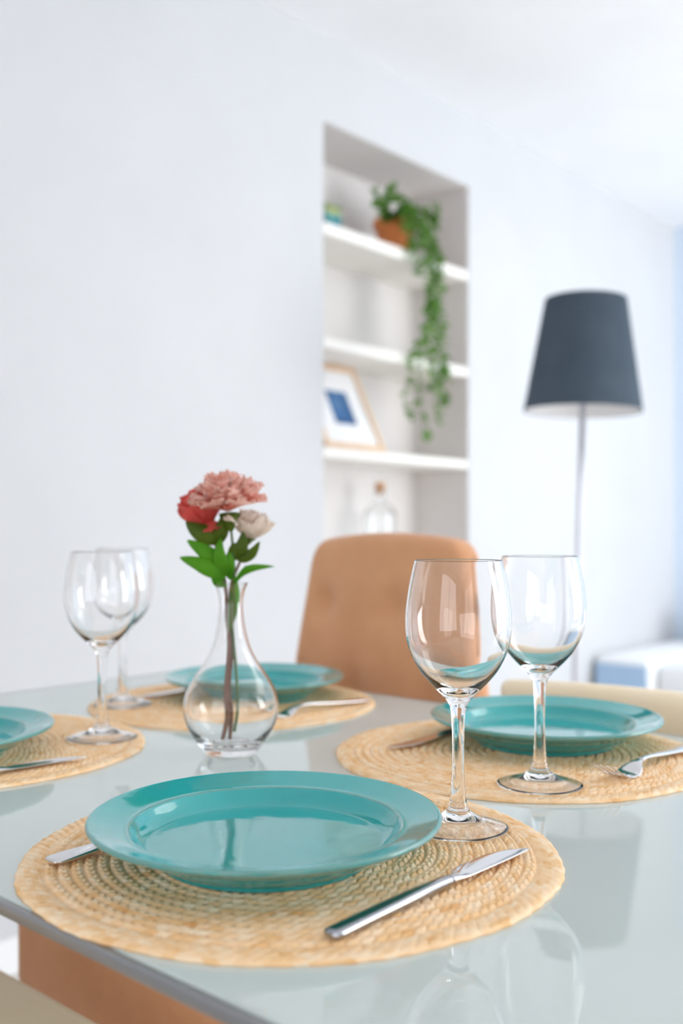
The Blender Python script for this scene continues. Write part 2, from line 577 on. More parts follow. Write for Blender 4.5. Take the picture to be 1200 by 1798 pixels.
def chair(name, label, cat, loc, rz, m, w_seat, seat_z, depth, back, tuft, group=None):
    t = thing(name, label, cat, loc, rz, group)
    # local: front of the seat at -y, backrest at +y
    seat = cushion('seat', (-w_seat / 2, w_seat / 2, -depth / 2, depth / 2, seat_z[0], seat_z[1]), m, t, 0.022, 6)
    zb, zt, wb, wt, th, rc, lean = back
    v, f = back_panel(zb, zt, wb, wt, th, rc, lean, tuft)
    v = [(x, y + depth / 2 + 0.012, z) for x, y, z in v]
    obj('backrest', v, f, m, t)
    for sx in (-1, 1):
        for sy in (-1, 1):
            a = Vector((sx * (w_seat / 2 - 0.05), sy * (depth / 2 - 0.05), seat_z[0] - 0.002))
            b = Vector((sx * (w_seat / 2 - 0.02), sy * (depth / 2 - 0.02), 0.0))
            v, f = tube_data([a, a.lerp(b, 0.5), b], [0.017, 0.013, 0.009], 12)
            obj('leg', v, f, M['leg_wood'], t)
    return t


tuft = [(-0.11, 0.86), (0.03, 0.86), (0.15, 0.86), (-0.04, 0.73), (0.10, 0.73), (-0.15, 0.73)]
chair('dining_chair', 'tan upholstered dining chair with tall tufted back at the far side of the table', 'chair',
      (-0.958, 0.915, 0), 0, M['brown'], 0.440, (0.375, 0.490), 0.46, (0.46, 0.962, 0.222, 0.151, 0.05, 0.040, 0.09), tuft)
chair('dining_chair', 'cream low-backed chair at the far side of the table, right of the tan chair', 'chair',
      (-0.518, 0.905, 0), 0, M['cream'], 0.40, (0.395, 0.470), 0.46, (0.42, 0.772, 0.206, 0.213, 0.04, 0.012, 0.03), [], 'cream low-backed chairs')
chair('dining_chair', 'cream chair at the near side of the table, its seat showing at lower left', 'chair',
      (-0.952, 0.375, 0), PI, M['cream'], 0.440, (0.385, 0.473), 0.46, (0.42, 0.772, 0.206, 0.213, 0.04, 0.012, 0.03), [], 'cream low-backed chairs')

# ------------------------------------------------------------------ placemats
MT = 0.005                        # mat thickness


def placemat_mesh():
    p, R, wo = 0.0084, 0.1855, 0.0176
    nth = 1600
    rs = [0.0008]
    r_in = R - wo
    nr = int(round(r_in / p)) * 9
    rs += [r_in * (k + 1) / nr for k in range(nr)]
    rs += [r_in + wo * (k + 1) / 12 for k in range(12)]
    rs = np.array(rs)
    th = np.linspace(0, 2 * PI, nth, endpoint=False)
    RR, TH = np.meshgrid(rs, th, indexing='ij')
    u = RR / p
    ring = np.floor(u - 1e-6)
    fu = np.clip(u - ring, 0, 1)
    n = np.round((ring + 0.5) * 6.5)
    ph = TH / (2 * PI) * n + np.abs(fu - 0.5) * 1.1
    ph = ph + np.floor(fu * 2) * 0.5
    fp = ph - np.floor(ph)
    strand = 1 - np.abs(2 * fp - 1) ** 7
    tilt = (fp - 0.5) * 0.35
    prof = np.power(np.clip(np.sin(PI * fu), 0, 1), 0.33)
    mid = 1 - 0.5 * np.exp(-((fu - 0.5) / 0.06) ** 2)
    h = 0.0004 + 0.0043 * prof * (0.42 + 0.58 * strand * mid + 0.30 * tilt)
    # the outer, wider braid
    out = RR > r_in + 1e-7
    fo = np.clip((RR - r_in) / wo, 0, 1)
    no = 132
    pho = TH / (2 * PI) * no + fo * 1.7
    fpo = pho - np.floor(pho)
    so = 1 - np.abs(2 * fpo - 1) ** 12
    profo = np.power(np.clip(np.sin(PI * np.clip(fo, 0, 1)), 0, 1), 0.25)
    ho = 0.0006 + 0.0032 * profo * (0.50 + 0.50 * so + 0.35 * (fpo - 0.5))
    h = np.where(out, ho, h)
    h = h + 0.00035 * np.sin(TH * 3 + RR * 40) + 0.0002 * np.sin(TH * 11 + RR * 160)
    h[-1, :] = 0.0010
    wob = 1 + 0.004 * np.sin(TH * 5 + 1.0) * (RR / R) ** 4 + 0.003 * np.sin(TH * 13) * (RR / R) ** 8 + 0.002 * np.sin(TH * 66) * (RR / R) ** 12
    Rw = RR * wob
    X, Y = Rw * np.cos(TH), Rw * np.sin(TH)
    V = np.stack([X, Y, h], -1).reshape(-1, 3)
    base = np.stack([X[-1], Y[-1], np.zeros(nth)], -1)
    V = np.vstack([V, base, [[0, 0, 0.004], [0, 0, 0]]])
    nrr = len(rs)
    k = np.arange(nth); k2 = (k + 1) % nth
    quads = []
    for j in range(nrr):
        quads.append(np.stack([j * nth + k, (j + 1) * nth + k, (j + 1) * nth + k2, j * nth + k2], -1))
    Q = np.vstack(quads)
    ct, cb = len(V) - 2, len(V) - 1
    tris = np.vstack([np.stack([k, k2, np.full(nth, ct)], -1), np.stack([nrr * nth + k2, nrr * nth + k, np.full(nth, cb)], -1)])
    me = bpy.data.meshes.new('placemat')
    me.vertices.add(len(V)); me.vertices.foreach_set('co', V.astype('f').ravel())
    nl = Q.size + tris.size
    me.loops.add(nl)
    me.loops.foreach_set('vertex_index', np.concatenate([Q.ravel(), tris.ravel()]).astype('i'))
    nq, nt = len(Q), len(tris)
    me.polygons.add(nq + nt)
    me.polygons.foreach_set('loop_start', np.concatenate([np.arange(nq) * 4, nq * 4 + np.arange(nt) * 3]).astype('i'))
    me.update(calc_edges=True); me.validate()
    me.polygons.foreach_set('use_smooth', [True] * (nq + nt))
    me.materials.append(M['straw'])
    return me


mm = placemat_mesh()
for (x, y, rz, lab) in ((-0.490, 0.5025, 0.3, 'round woven straw placemat in front, under the nearest teal plate'),
                        (-0.535, 0.8755, 1.7, 'round woven straw placemat on the right, under the teal plate with a fork'),
                        (-0.975, 0.8875, 2.9, 'round woven straw placemat behind the flower vase, at the far left'),
                        (-0.981, 0.5150, 4.4, 'round woven straw placemat cut off by the left edge')):
    o = bpy.data.objects.new('placemat', mm); C.objects.link(o)
    o.location = (x, y, TT + 0.0002); o.rotation_euler = (0, 0, rz)
    tag(o, lab, 'placemat', 'round straw placemats')
MZ = TT + MT                       # resting height on a mat

# ------------------------------------------------------------------ plates
prof = [(0, 0.004), (0.060, 0.004), (0.066, 0.0030), (0.068, 0.0002), (0.072, 0.0002), (0.074, 0.0036), (0.084, 0.0085), (0.092, 0.0150), (0.105, 0.0205), (0.1175, 0.0250), (0.1196, 0.0268), (0.1198, 0.0283), (0.1185, 0.0294),
        (0.1160, 0.0290), (0.105, 0.0256), (0.0965, 0.0232), (0.0938, 0.0231), (0.0918, 0.0222), (0.0898, 0.0196), (0.0868, 0.0158), (0.082, 0.0125), (0.076, 0.0112), (0.050, 0.0105), (0.0, 0.0105)]
pv, pf = lathe_data(smooth_prof(prof, 4), 128)
plate0 = None
for (x, y, lab) in ((-0.489, 0.475, 'large teal dinner plate nearest the viewer, on the front placemat'),
                    (-0.535, 0.928, 'teal dinner plate on the right placemat, behind the wine glasses'),
                    (-0.976, 0.927, 'teal dinner plate behind the flower vase'),
                    (-0.955, 0.465, 'teal dinner plate cut off by the left edge of the photo')):
    if plate0 is None:
        plate0 = obj('dinner_plate', pv, pf, M['plate']); o = plate0
    else:
        o = plate0.copy(); C.objects.link(o)
    o.location = (x, y, MZ); o.rotation_euler = (0, 0, x * 9)
    tag(o, lab, 'plate', 'teal dinner plates')

# ------------------------------------------------------------------ wine glasses
outer = [(0.0, 0.0072), (0.008, 0.0068), (0.016, 0.0050), (0.024, 0.0028), (0.031, 0.0012), (0.0345, 0.0004), (0.0362, 0.0005), (0.0368, 0.0010), (0.0363, 0.0016), (0.028, 0.0042), (0.020, 0.0066), (0.0125, 0.0100), (0.0078, 0.0150), (0.0058, 0.0240),
         (0.0047, 0.0400), (0.0044, 0.0600), (0.0049, 0.0780), (0.0058, 0.0880), (0.0085, 0.0945), (0.0140, 0.1005), (0.0215, 0.1080), (0.0290, 0.1170), (0.0345, 0.1270), (0.0382, 0.1380), (0.0396, 0.1500),
         (0.0392, 0.1620), (0.0376, 0.1750), (0.0352, 0.1880), (0.0328, 0.1982), (0.0324, 0.1990)]
inner = [(0.0316, 0.1988), (0.0320, 0.1972), (0.0341, 0.1880), (0.0365, 0.1750), (0.0381, 0.1620), (0.0385, 0.1500), (0.0371, 0.1382), (0.0334, 0.1278), (0.0278, 0.1186), (0.0200, 0.1104), (0.0120, 0.1046), (0.0050, 0.1018), (0.0, 0.1012)]
gp = smooth_prof(outer, 4) + smooth_prof(inner, 4)
gp[0] = (0.0, 0.0072); gp[-1] = (0.0, 0.1012)
gp = [(max(r, 0.0), z) for r, z in gp]
gv, gf = lathe_data(gp, 96)
glass0 = None
for (x, y, lab) in ((-0.427, 0.614, 'tall clear wine glass on the front placemat, beside the nearest plate'),
                    (-0.446, 0.765, 'clear wine glass on the right placemat, overlapped by the nearer glass'),
                    (-0.899, 0.629, 'clear wine glass on the left placemat, in front of another glass'),
                    (-1.053, 0.768, 'clear wine glass at far left, mostly hidden behind the nearer one')):
    if glass0 is None:
        glass0 = obj('wine_glass', gv, gf, M['glass']); o = glass0
    else:
        o = glass0.copy(); C.objects.link(o)
    o.location = (x, y, MZ + 0.0002)
    tag(o, lab, 'wine glass', 'clear wine glasses')


# ------------------------------------------------------------------ cutlery
def loft(secs, n=16, caps=True):
    """secs: (y, xc, zc, half_width, half_thick, power)"""
    verts, faces = [], []
    for (y, xc, zc, hw, ht, pw) in secs:
        for k in range(n):
            a = 2 * PI * k / n
            c, s = math.cos(a), math.sin(a)
            verts.append((xc + hw * math.copysign(abs(c) ** pw, c), y, zc + ht * math.copysign(abs(s) ** pw, s)))
    for i in range(len(secs) - 1):
        for k in range(n):
            k2 = (k + 1) % n
            faces.append((i * n + k, (i + 1) * n + k, (i + 1) * n + k2, i * n + k2))
    if caps:
        faces.append(tuple(range(n)))
        faces.append(tuple((len(secs) - 1) * n + k for k in range(n))[::-1])
    return verts, faces


def make_knife():
    t = thing('table_knife', 'polished steel table knife on the front placemat, right of the nearest plate', 'knife', group='steel table knives')
    h = smooth_prof([(0.0, 0, .0030, .0026, .0014, .8), (.0012, 0, .0030, .0048, .0023, .75), (.005, 0, .0031, .0060, .0026, .7), (.03, 0, .0034, .0058, .0029, .7),
                     (.07, 0, .0037, .0055, .0034, .75), (.098, 0, .0037, .0045, .0034, .8), (.112, 0, .0036, .0042, .0030, .9)], 4)
    v, f = loft(h, 20)
    obj('handle', v, f, M['steel_dark_reflection'], t)
    b = smooth_prof([(.1115, 0, .0036, .0041, .0029, .9), (.119, -.0006, .0034, .0048, .0020, .9), (.126, -.0020, .0032, .0070, .0011, .9), (.135, -.0030, .0031, .0083, .0008, .9),
                     (.155, -.0032, .0030, .0088, .0007, .9), (.175, -.0024, .0029, .0080, .0006, .9), (.188, -.0002, .0029, .0056, .0006, .9), (.196, .0022, .0029, .0028, .0005, .9), (.200, .0038, .0029, .0005, .0003, .9)], 4)
    v, f = loft(b, 20)
    obj('blade', v, f, M['steel'], t)
    return t


def make_fork():
    t = thing('table_fork', 'polished steel fork whose handle end shows left of the nearest plate', 'fork', group='steel table forks')
    def zc(y):
        pts = [(0, .0022), (.05, .0042), (.09, .0078), (.115, .0098), (.13, .0080), (.142, .0035), (.15, .0016), (.165, .0030), (.18, .0080), (.197, .0165)]
        for a, b in zip(pts[:-1], pts[1:]):
            if y <= b[0]:
                u = (y - a[0]) / (b[0] - a[0]); u = u * u * (3 - 2 * u) if False else u
                return a[1] + (b[1] - a[1]) * u
        return pts[-1][1]
    h = smooth_prof([(0.0, 0, zc(0), .0030, .0008, .8), (.0015, 0, zc(.0015), .0070, .0014, .7), (.01, 0, zc(.01), .0092, .0016, .7), (.04, 0, zc(.04), .0068, .0017, .7), (.08, 0, zc(.08), .0042, .0018, .8),
                     (.105, 0, zc(.105), .0032, .0020, .9), (.120, 0, zc(.12), .0036, .0018, .9)], 5)
    v, f = loft(h, 18)
    obj('handle', v, f, M['steel'], t)
    # head with four tines, smooth curve
    H = smooth_prof([(.1195, zc(.12), .0036), (.130, .0080, .0058), (.138, .0050, .0098), (.146, .0018, .0118), (.154, .0012, .0122)], 5)
    verts, faces = loft([(y, 0, z, w, .0009, .8) for (y, z, w) in H], 18)
    for k in range(4):
        xc = (k - 1.5) * .0064
        S = smooth_prof([(.1525, xc, .0013, .0026, .0009, .7), (.165, xc, .0026, .0020, .0009, .7), (.180, xc * .98, .0078, .0016, .0008, .8), (.192, xc * .96, .0140, .0012, .0007, .9), (.198, xc * .95, .0175, .0004, .0003, .9)], 4)
        v2, f2 = loft(S, 10)
        o_ = len(verts); verts += v2; faces += [tuple(i + o_ for i in q) for q in f2]
    obj('head', verts, faces, M['steel'], t)
    return t


kn = make_knife()
kn.location = (-0.361, 0.398, MZ); kn.rotation_euler = (0, 0, 0)
copy_thing(kn, (-0.630, 0.985, MZ), PI, 'steel knife with its blade tip poking out left of the right-hand plate')
copy_thing(kn, (-1.070, 1.005, MZ), PI - 0.03, 'steel knife just left of the plate behind the vase')
copy_thing(kn, (-0.848, 0.360, MZ), -0.10, 'steel knife by the plate at the left edge of the photo')
fk = make_fork()
fk.location = (-0.583, 0.366, MZ); fk.rotation_euler = (0, 0, -0.04)
copy_thing(fk, (-0.408, 0.998, MZ), PI + 0.02, 'steel fork with tines forward, right of the right-hand plate')
copy_thing(fk, (-0.838, 0.998, MZ), PI - 0.04, 'steel fork beside the plate behind the vase, partly seen through the vase')

# ------------------------------------------------------------------ vase
vo = [(0.0, 0.0040), (0.012, 0.0032), (0.019, 0.0006), (0.0225, 0.0003), (0.0270, 0.0030), (0.0330, 0.0110), (0.0410, 0.0235), (0.0462, 0.0350), (0.0484, 0.0480), (0.0466, 0.0610), (0.0405, 0.0740), (0.0330, 0.0850),
      (0.0262, 0.0955), (0.0208, 0.1060), (0.0168, 0.1180), (0.0140, 0.1310), (0.0124, 0.1450), (0.0124, 0.1560), (0.0142, 0.1660), (0.0168, 0.1728), (0.0171, 0.1738)]
vi = [(0.0160, 0.1738), (0.0152, 0.1722), (0.0126, 0.1660), (0.0108, 0.1560), (0.0108, 0.1450), (0.0122, 0.1315), (0.0150, 0.1188), (0.0190, 0.1068), (0.0246, 0.0962), (0.0314, 0.0856), (0.0388, 0.0744), (0.0447, 0.0612),
      (0.0464, 0.0482), (0.0441, 0.0362), (0.0386, 0.0255), (0.0296, 0.0150), (0.0200, 0.0110), (0.0, 0.0100)]
vp = smooth_prof(vo, 4) + smooth_prof(vi, 4)
vp[0] = (0.0, 0.0040); vp[-1] = (0.0, 0.0100)
v, f = lathe_data([(max(0, r), z) for r, z in vp], 96)
VX, VY = -0.754, 0.683
vase = obj('glass_vase', v, f, M['glass'])
vase.location = (VX, VY, TT + 0.0002)
tag(vase, 'clear bulb-shaped glass vase with a narrow neck, holding three flowers', 'vase')

# ------------------------------------------------------------------ flowers
rnd = random.Random(7)


def leaf_data(path, width, side, cup=0.15, n=10, tipp=1.0, w_at=0.42):
    """leaf blade along path; side = across direction"""
    P = smooth_prof([tuple(p) for p in path], 6)
    P = [Vector(p) for p in P]
    side = Vector(side).normalized()
    verts, faces = [], []
    m = len(P)
    for i, p in enumerate(P):
        t = i / (m - 1)
        w = width * (math.sin(PI * t ** (math.log(0.5) / math.log(w_at))) ** 0.85 if 0 < t < 1 else 0.02)
        tg = (P[min(m - 1, i + 1)] - P[max(0, i - 1)]).normalized()
        s = (side - tg * side.dot(tg)).normalized()
        nn = tg.cross(s)
        for k in range(n + 1):
            u = 2 * k / n - 1
            verts.append(p + s * (w * u) + nn * (cup * width * u * u + 0.05 * width * math.sin(t * 9 + u * 2)))
    for i in range(m - 1):
        for k in range(n):
            a = i * (n + 1) + k
            faces.append((a, a + 1, a + n + 2, a + n + 1))
    return verts, faces


def add_leaf(parent, path, width, side, m, cup=0.15, w_at=0.42):
    v, f = leaf_data(path, width, side, cup, w_at=w_at)
    o = obj('leaf', v, f, m, parent)
    sm = o.modifiers.new('thickness', 'SOLIDIFY'); sm.thickness = 0.0004
    return o


def petal(verts, faces, c, axis, az, tilt, length, width, curl, ruff, seed, n=9, m=9, r0=0.0):
    """one petal leaving centre c; axis = flower direction; tilt = angle away from it; curl bends it back"""
    axis = Vector(axis).normalized()
    e1 = axis.orthogonal().normalized(); e2 = axis.cross(e1)
    rad = e1 * math.cos(az) + e2 * math.sin(az)
    tan = axis.cross(rad)
    base = len(verts)
    pos = Vector(c) + rad * r0
    ang = tilt
    step = length / m
    for i in range(m + 1):
        t = i / m
        d = axis * math.cos(ang) + rad * math.sin(ang)
        nrm = axis * -math.sin(ang) + rad * math.cos(ang)
        w = width * (0.22 + 0.78 * math.sin(PI * min(1, t * 0.62 + 0.06)) ** 0.9)
        if t > 0.86: w *= 1 - 0.35 * ((t - 0.86) / 0.14) ** 1.6
        for k in range(n + 1):
            u = 2 * k / n - 1
            rf = ruff * t * t * (math.sin(u * 7 + seed) + 0.7 * math.sin(u * 15 + seed * 2.3))
            edge = ruff * 0.7 * t ** 4 * math.sin(u * 11 + seed * 1.7)
            verts.append(pos + tan * (w * u) - nrm * (width * 0.38 * u * u * (1 - 0.5 * t)) + nrm * rf + d * (edge - length * 0.10 * u * u * t))
        pos = pos + d * step
        ang += curl / m
    for i in range(m):
        for k in range(n):
            a = base + i * (n + 1) + k
            faces.append((a, a + 1, a + n + 2, a + n + 1))


def calyx(parent, c, axis, r, h, m):
    axis = Vector(axis).normalized()
    q = axis.to_track_quat('Z', 'Y')
    v, f = lathe_data(smooth_prof([(0.0, -h), (r * .35, -h * .92), (r * .62, -h * .5), (r, 0), (r * .7, h * .12), (0, h * .15)], 3), 16,
                      rfun=lambda rr, z, a: rr * (1 + (.18 * math.cos(5 * a) if z > -h * .3 else 0)))
    v = [q @ Vector(p) + Vector(c) for p in v]
    return obj('calyx', v, f, m, parent)


FL = (VX, VY, TT)
# pink carnation
cr = thing('carnation', 'large pale pink ruffled flower at the top of the vase bouquet', 'flower', FL, T, 'flowers in the glass vase')
tube('stem', [(0.001, -0.012, 0.232), (0.003, -0.008, 0.205), (0.0035, 0.0, 0.172), (0.001, 0.002, 0.135), (0.005, 0.0, 0.085), (0.007, 0.0, 0.050), (0.0035, -0.002, 0.022)],
     [0.0013, 0.0014, 0.0014, 0.0015, 0.0017, 0.0015, 0.0017], M['stem_green'], cr, 8, 5)
ax = (-0.10, -0.10, 1)
v, f = [], []
k = 0
for (cnt, tilt, ln, wd, curl, ru) in ((9, 1.30, .037, .0165, .25, .0020), (10, 1.10, .038, .0160, .2, .0024), (10, .88, .039, .0150, .25, .0026), (10, .66, .040, .0135, .3, .0026), (9, .42, .040, .0115, .3, .0026), (7, .20, .039, .010, .3, .0026)):
    for j in range(cnt):
        petal(v, f, (-0.001, -0.014, 0.2475), ax, 2 * PI * (j + 0.37 * k) / cnt + rnd.uniform(-.1, .1), tilt + rnd.uniform(-.1, .1), ln * rnd.uniform(.93, 1.06), wd, curl + rnd.uniform(-.3, .3), ru, rnd.uniform(0, 9), r0=.002)
    k += 1
bl = obj('bloom', v, f, M['pink'], cr)
v, f = [], []
for j in range(7):
    petal(v, f, (-0.001, -0.014, 0.2465), ax, 2 * PI * j / 7 + .3, 1.25 + rnd.uniform(-.1, .1), .026, .011, .1, .002, j, r0=.002)
obj('inner_petals', v, f, M['pink_deep'], cr)['label'] = 'deeper salmon petals under the bloom'
v, f = [], []
for az, ln in ((3.5, .017), (4.3, .016), (5.3, .015), (2.4, .014)):
    petal(v, f, (-0.001, -0.017, 0.2460), (0, -.25, -1), az, .55, ln, .0052, .2, .0004, az)
obj('sepals', v, f, M['ivory'], cr)['label'] = 'pale cream lower petals folded down'
calyx(cr, (0.0, -0.013, 0.2430), (-.05, -.05, 1), .0095, .017, M['olive'])
add_leaf(cr, [(.003, -.003, .196), (.006, -.010, .205), (.012, -.012, .212), (.0135, -.012, .226)], .0085, (1, 0, -.2), M['olive'])
add_leaf(cr, [(.006, -.004, .197), (.014, -.008, .200), (.023, -.010, .205), (.030, -.010, .216)], .0062, (.3, .2, -1), M['olive'])
add_leaf(cr, [(.004, -.002, .172), (.014, -.010, .184), (.026, -.014, .189), (.045, -.016, .1905)], .0056, (.1, .55, .9), M['leaf'], .3, .35)

# coral rose
rs_ = thing('rose', 'coral red rosebud leaning left below the pale pink bloom', 'flower', FL, T, 'flowers in the glass vase')
tube('stem', [(-.022, .009, .228), (-.015, .005, .208), (-.006, 0, .172), (-.0045, .001, .140), (-.002, .000, .110), (-.005, -.002, .060), (-.003, -.004, .040), (-.008, -.006, .0135)],
     [.0014, .0016, .0019, .0019, .0021, .0027, .0028, .0020], M['stem_brown'], rs_, 8, 5)
ax = (-.42, -.35, 1)
v, f = [], []
k = 0
for (cnt, tilt, ln, wd, curl, r0) in ((3, .10, .034, .011, -.3, .002), (4, .28, .038, .0145, -.45, .003), (5, .55, .041, .0175, -.70, .004), (5, .85, .040, .0190, -.95, .004)):
    for j in range(cnt):
        petal(v, f, (-.0225, .004, .2320), ax, 2 * PI * (j + .41 * k) / cnt, tilt + rnd.uniform(-.06, .06), ln, wd, curl, .0008, rnd.uniform(0, 9), r0=r0)
    k += 1
obj('bloom', v, f, M['coral'], rs_)
v, f = [], []
petal(v, f, (-.024, -.004, .240), (.5, -.4, -1), 5.2, .35, .022, .0105, .3, .001, 1)
obj('petal', v, f, M['coral'], rs_)
calyx(rs_, (-.0245, .007, .2280), ax, .008, .008, M['olive'])
add_leaf(rs_, [(-.012, -.006, .214), (-.020, -.014, .221), (-.032, -.016, .227), (-.044, -.015, .236)], .0098, (.35, .1, 1), M['olive'], .2, .45)
add_leaf(rs_, [(-.012, -.006, .212), (-.010, -.012, .222), (-.007, -.013, .232), (-.006, -.010, .245)], .0080, (1, .2, 0), M['olive'])
add_leaf(rs_, [(-.004, -.004, .178), (-.015, -.014, .187), (-.030, -.018, .194), (-.049, -.020, .2005)], .0088, (.25, .2, 1), M['leaf'], .2, .45)
add_leaf(rs_, [(-.004, -.004, .184), (-.014, -.012, .197), (-.026, -.016, .207), (-.042, -.018, .2175)], .0082, (.5, .1, 1), M['leaf'], .2, .5)
add_leaf(rs_, [(-.004, -.004, .180), (-.008, -.013, .192), (-.010, -.016, .206), (-.009, -.012, .220)], .0070, (1, .2, .1), M['leaf'])
add_leaf(rs_, [(-.004, -.002, .170), (-.012, -.008, .174), (-.015, -.009, .184), (-.013, -.008, .194)], .0048, (1, .2, .3), M['leaf'])
add_leaf(rs_, [(-.001, -.003, .124), (.001, -.005, .142), (.002, -.006, .160), (.003, -.004, .176)], .0040, (1, .3, 0), M['olive'])

# ivory rose
iv = thing('rose', 'ivory cream flower on the right, tucked behind the pale pink bloom', 'flower', FL, T, 'flowers in the glass vase')
tube('stem', [(.015, .015, .217), (.008, .010, .195), (0, .004, .172), (-.002, .004, .140), (.001, .003, .110), (-.003, .003, .065), (0, .0, .040), (-.001, -.002, .0125)],
     [.0014, .0015, .0018, .0019, .0020, .0026, .0026, .0019], M['stem_brown'], iv, 8, 5)
ax = (.22, -.15, 1)
v, f = [], []
k = 0
for (cnt, tilt, ln, wd, curl, r0) in ((3, .12, .026, .009, -.3, .002), (5, .40, .029, .0125, -.55, .003), (5, .75, .031, .015, -.8, .003), (6, 1.15, .031, .0155, -.9, .003)):
    for j in range(cnt):
        petal(v, f, (.0165, .012, .2190), ax, 2 * PI * (j + .41 * k) / cnt, tilt + rnd.uniform(-.06, .06), ln, wd, curl, .0016, rnd.uniform(0, 9), r0=r0)
    k += 1
obj('bloom', v, f, M['ivory'], iv)
calyx(iv, (.0165, .013, .2200), ax, .007, .008, M['olive'])
add_leaf(iv, [(0, .003, .176), (-.001, -.008, .188), (.000, -.010, .200), (.001, -.006, .211)], .0055, (1, .3, 0), M['leaf'])
add_leaf(iv, [(.001, .002, .132), (.003, -.002, .150), (.005, -.003, .166), (.004, -.003, .182)], .0050, (1, .2, 0), M['leaf'])
add_leaf(iv, [(.003, .002, .172), (.007, .004, .178), (.011, .006, .184), (.014, .006, .192)], .0016, (1, .2, -1), M['olive'])

# ------------------------------------------------------------------ things in the alcove
# potted trailing plant
PX, PY, PZ = -2.085, 2.630, 1.8955
pt = thing('potted_plant', 'trailing green plant in a terracotta pot on the top alcove shelf', 'potted plant', (PX, PY, PZ))
v, f = lathe_data([(0, .001), (.048, .001), (.051, .004), (.067, .092), (.072, .093), (.0755, .095), (.0765, .118), (.0745, .120), (.0700, .119), (.0685, .100), (0, .098)], 48)
obj('pot', v, f, M['terracotta'], pt)
v, f = lathe_data([(0, .112), (.03, .110), (.067, .104), (.0670, .1005), (0, .1005)], 32)
obj('soil', v, f, M['soil'], pt)
rv = random.Random(11)


def leaflet(verts, faces, p, d, nrm, ln, wd):
    """small pointed leaf, 3 x 5 grid"""
    d = d.normalized(); s = d.cross(nrm)
    if s.length < .1: s = d.orthogonal()
    s.normalize(); n_ = s.cross(d)
    b = len(verts)
    for i, (t, w) in enumerate(((0, .08), (.22, .8), (.5, 1.0), (.78, .62), (1, .03))):
        for u in (-1, 0, 1):
            verts.append(p + d * (ln * t) + s * (wd * w * u) + n_ * (wd * .35 * abs(u) - ln * .25 * t * t))
    for i in range(4):
        for k_ in range(2):
            a = b + i * 3 + k_
            faces.append((a, a + 1, a + 4, a + 3))


def vine(path, density, seed, ln=0.026):
    r = random.Random(seed)
    P = [Vector(p) for p in smooth_prof(path, 8)]
    v, f = tube_data(P, .0011, 5)
    st = obj('vine', v, f, M['stem_green'], pt)
    v, f = [], []
    total = sum((P[i + 1] - P[i]).length for i in range(len(P) - 1))
    n = int(total * density * .8)
    for j in range(n):
        t = (j + r.random()) / n * (len(P) - 1)
        i = min(int(t), len(P) - 2)
        p = P[i].lerp(P[i + 1], t - i)
        for q in range(r.choice((1, 2, 3))):
            a = r.uniform(0, 2 * PI)
            d = Vector((abs(math.cos(a)) * .8 + .05 if r.random() < .75 else math.cos(a), math.sin(a), r.uniform(-.7, .5)))
            d.normalize()
            off = d * r.uniform(0.0, .006)
            leaflet(v, f, p + off, d, Vector((.9, r.uniform(-.5, .5), r.uniform(0, .8))), ln * r.uniform(.75, 1.25), ln * .36)
    obj('leaves', v, f, M['vine'], st)


def LV(*pts):    # from room coordinates to the plant's own
    return [(x - PX, y - PY, z - PZ) for x, y, z in pts]


X1 = -1.975
vine(LV((-2.05, 2.60, 2.01), (-2.00, 2.625, 2.02), (X1, 2.66, 1.93), (X1, 2.69, 1.80), (X1, 2.71, 1.65), (X1, 2.735, 1.52), (X1, 2.75, 1.44), (X1, 2.745, 1.40)), 88, 1)
vine(LV((-2.05, 2.59, 2.01), (-2.00, 2.65, 2.00), (X1, 2.71, 1.90), (X1, 2.735, 1.76), (X1, 2.735, 1.62), (X1, 2.755, 1.48)), 88, 2)
vine(LV((-2.04, 2.58, 2.01), (-2.00, 2.60, 1.99), (-1.965, 2.61, 1.90), (-1.965, 2.635, 1.78), (-1.965, 2.63, 1.64), (-1.965, 2.575, 1.54), (-1.965, 2.535, 1.46), (-1.965, 2.525, 1.37), (-1.965, 2.545, 1.34)), 68, 3)
vine(LV((-2.05, 2.60, 2.01), (-1.99, 2.64, 1.98), (-1.968, 2.65, 1.85), (-1.968, 2.645, 1.68), (-1.968, 2.615, 1.52), (-1.968, 2.61, 1.40), (-1.968, 2.645, 1.275)), 68, 4)
vine(LV((-2.04, 2.58, 2.0), (-1.985, 2.67, 1.93), (-1.96, 2.70, 1.82), (-1.96, 2.655, 1.66), (-1.96, 2.66, 1.52), (-1.96, 2.68, 1.44), (-1.96, 2.685, 1.34)), 68, 5)
vine(LV((-2.05, 2.57, 2.0), (-1.998, 2.56, 2.02), (-1.985, 2.555, 1.96), (-1.98, 2.575, 1.88), (-1.975, 2.61, 1.82)), 150, 6, .022)
vine(LV((-2.06, 2.56, 2.0), (-2.04, 2.60, 2.05), (-2.03, 2.66, 2.055), (-2.02, 2.72, 2.045), (-2.01, 2.745, 2.00)), 170, 7)
vine(LV((-2.06, 2.56, 2.0), (-2.05, 2.62, 2.04), (-2.03, 2.69, 2.03), (-2.01, 2.735, 2.04), (-2.0, 2.745, 2.08)), 150, 8)
vine(LV((-2.07, 2.53, 2.0), (-2.05, 2.50, 2.03), (-2.03, 2.465, 2.035), (-2.02, 2.43, 2.06)), 150, 9)
vine(LV((-2.07, 2.54, 2.0), (-2.06, 2.545, 2.04), (-2.05, 2.545, 2.08), (-2.04, 2.55, 2.10)), 190, 10)
vine(LV((-2.07, 2.56, 2.0), (-2.04, 2.50, 2.03), (-2.03, 2.54, 2.06), (-2.03, 2.60, 2.075)), 190, 12)
vine(LV((-2.06, 2.58, 2.0), (-2.01, 2.57, 2.04), (-1.992, 2.565, 2.00), (-1.985, 2.585, 1.90)), 190, 13, .022)
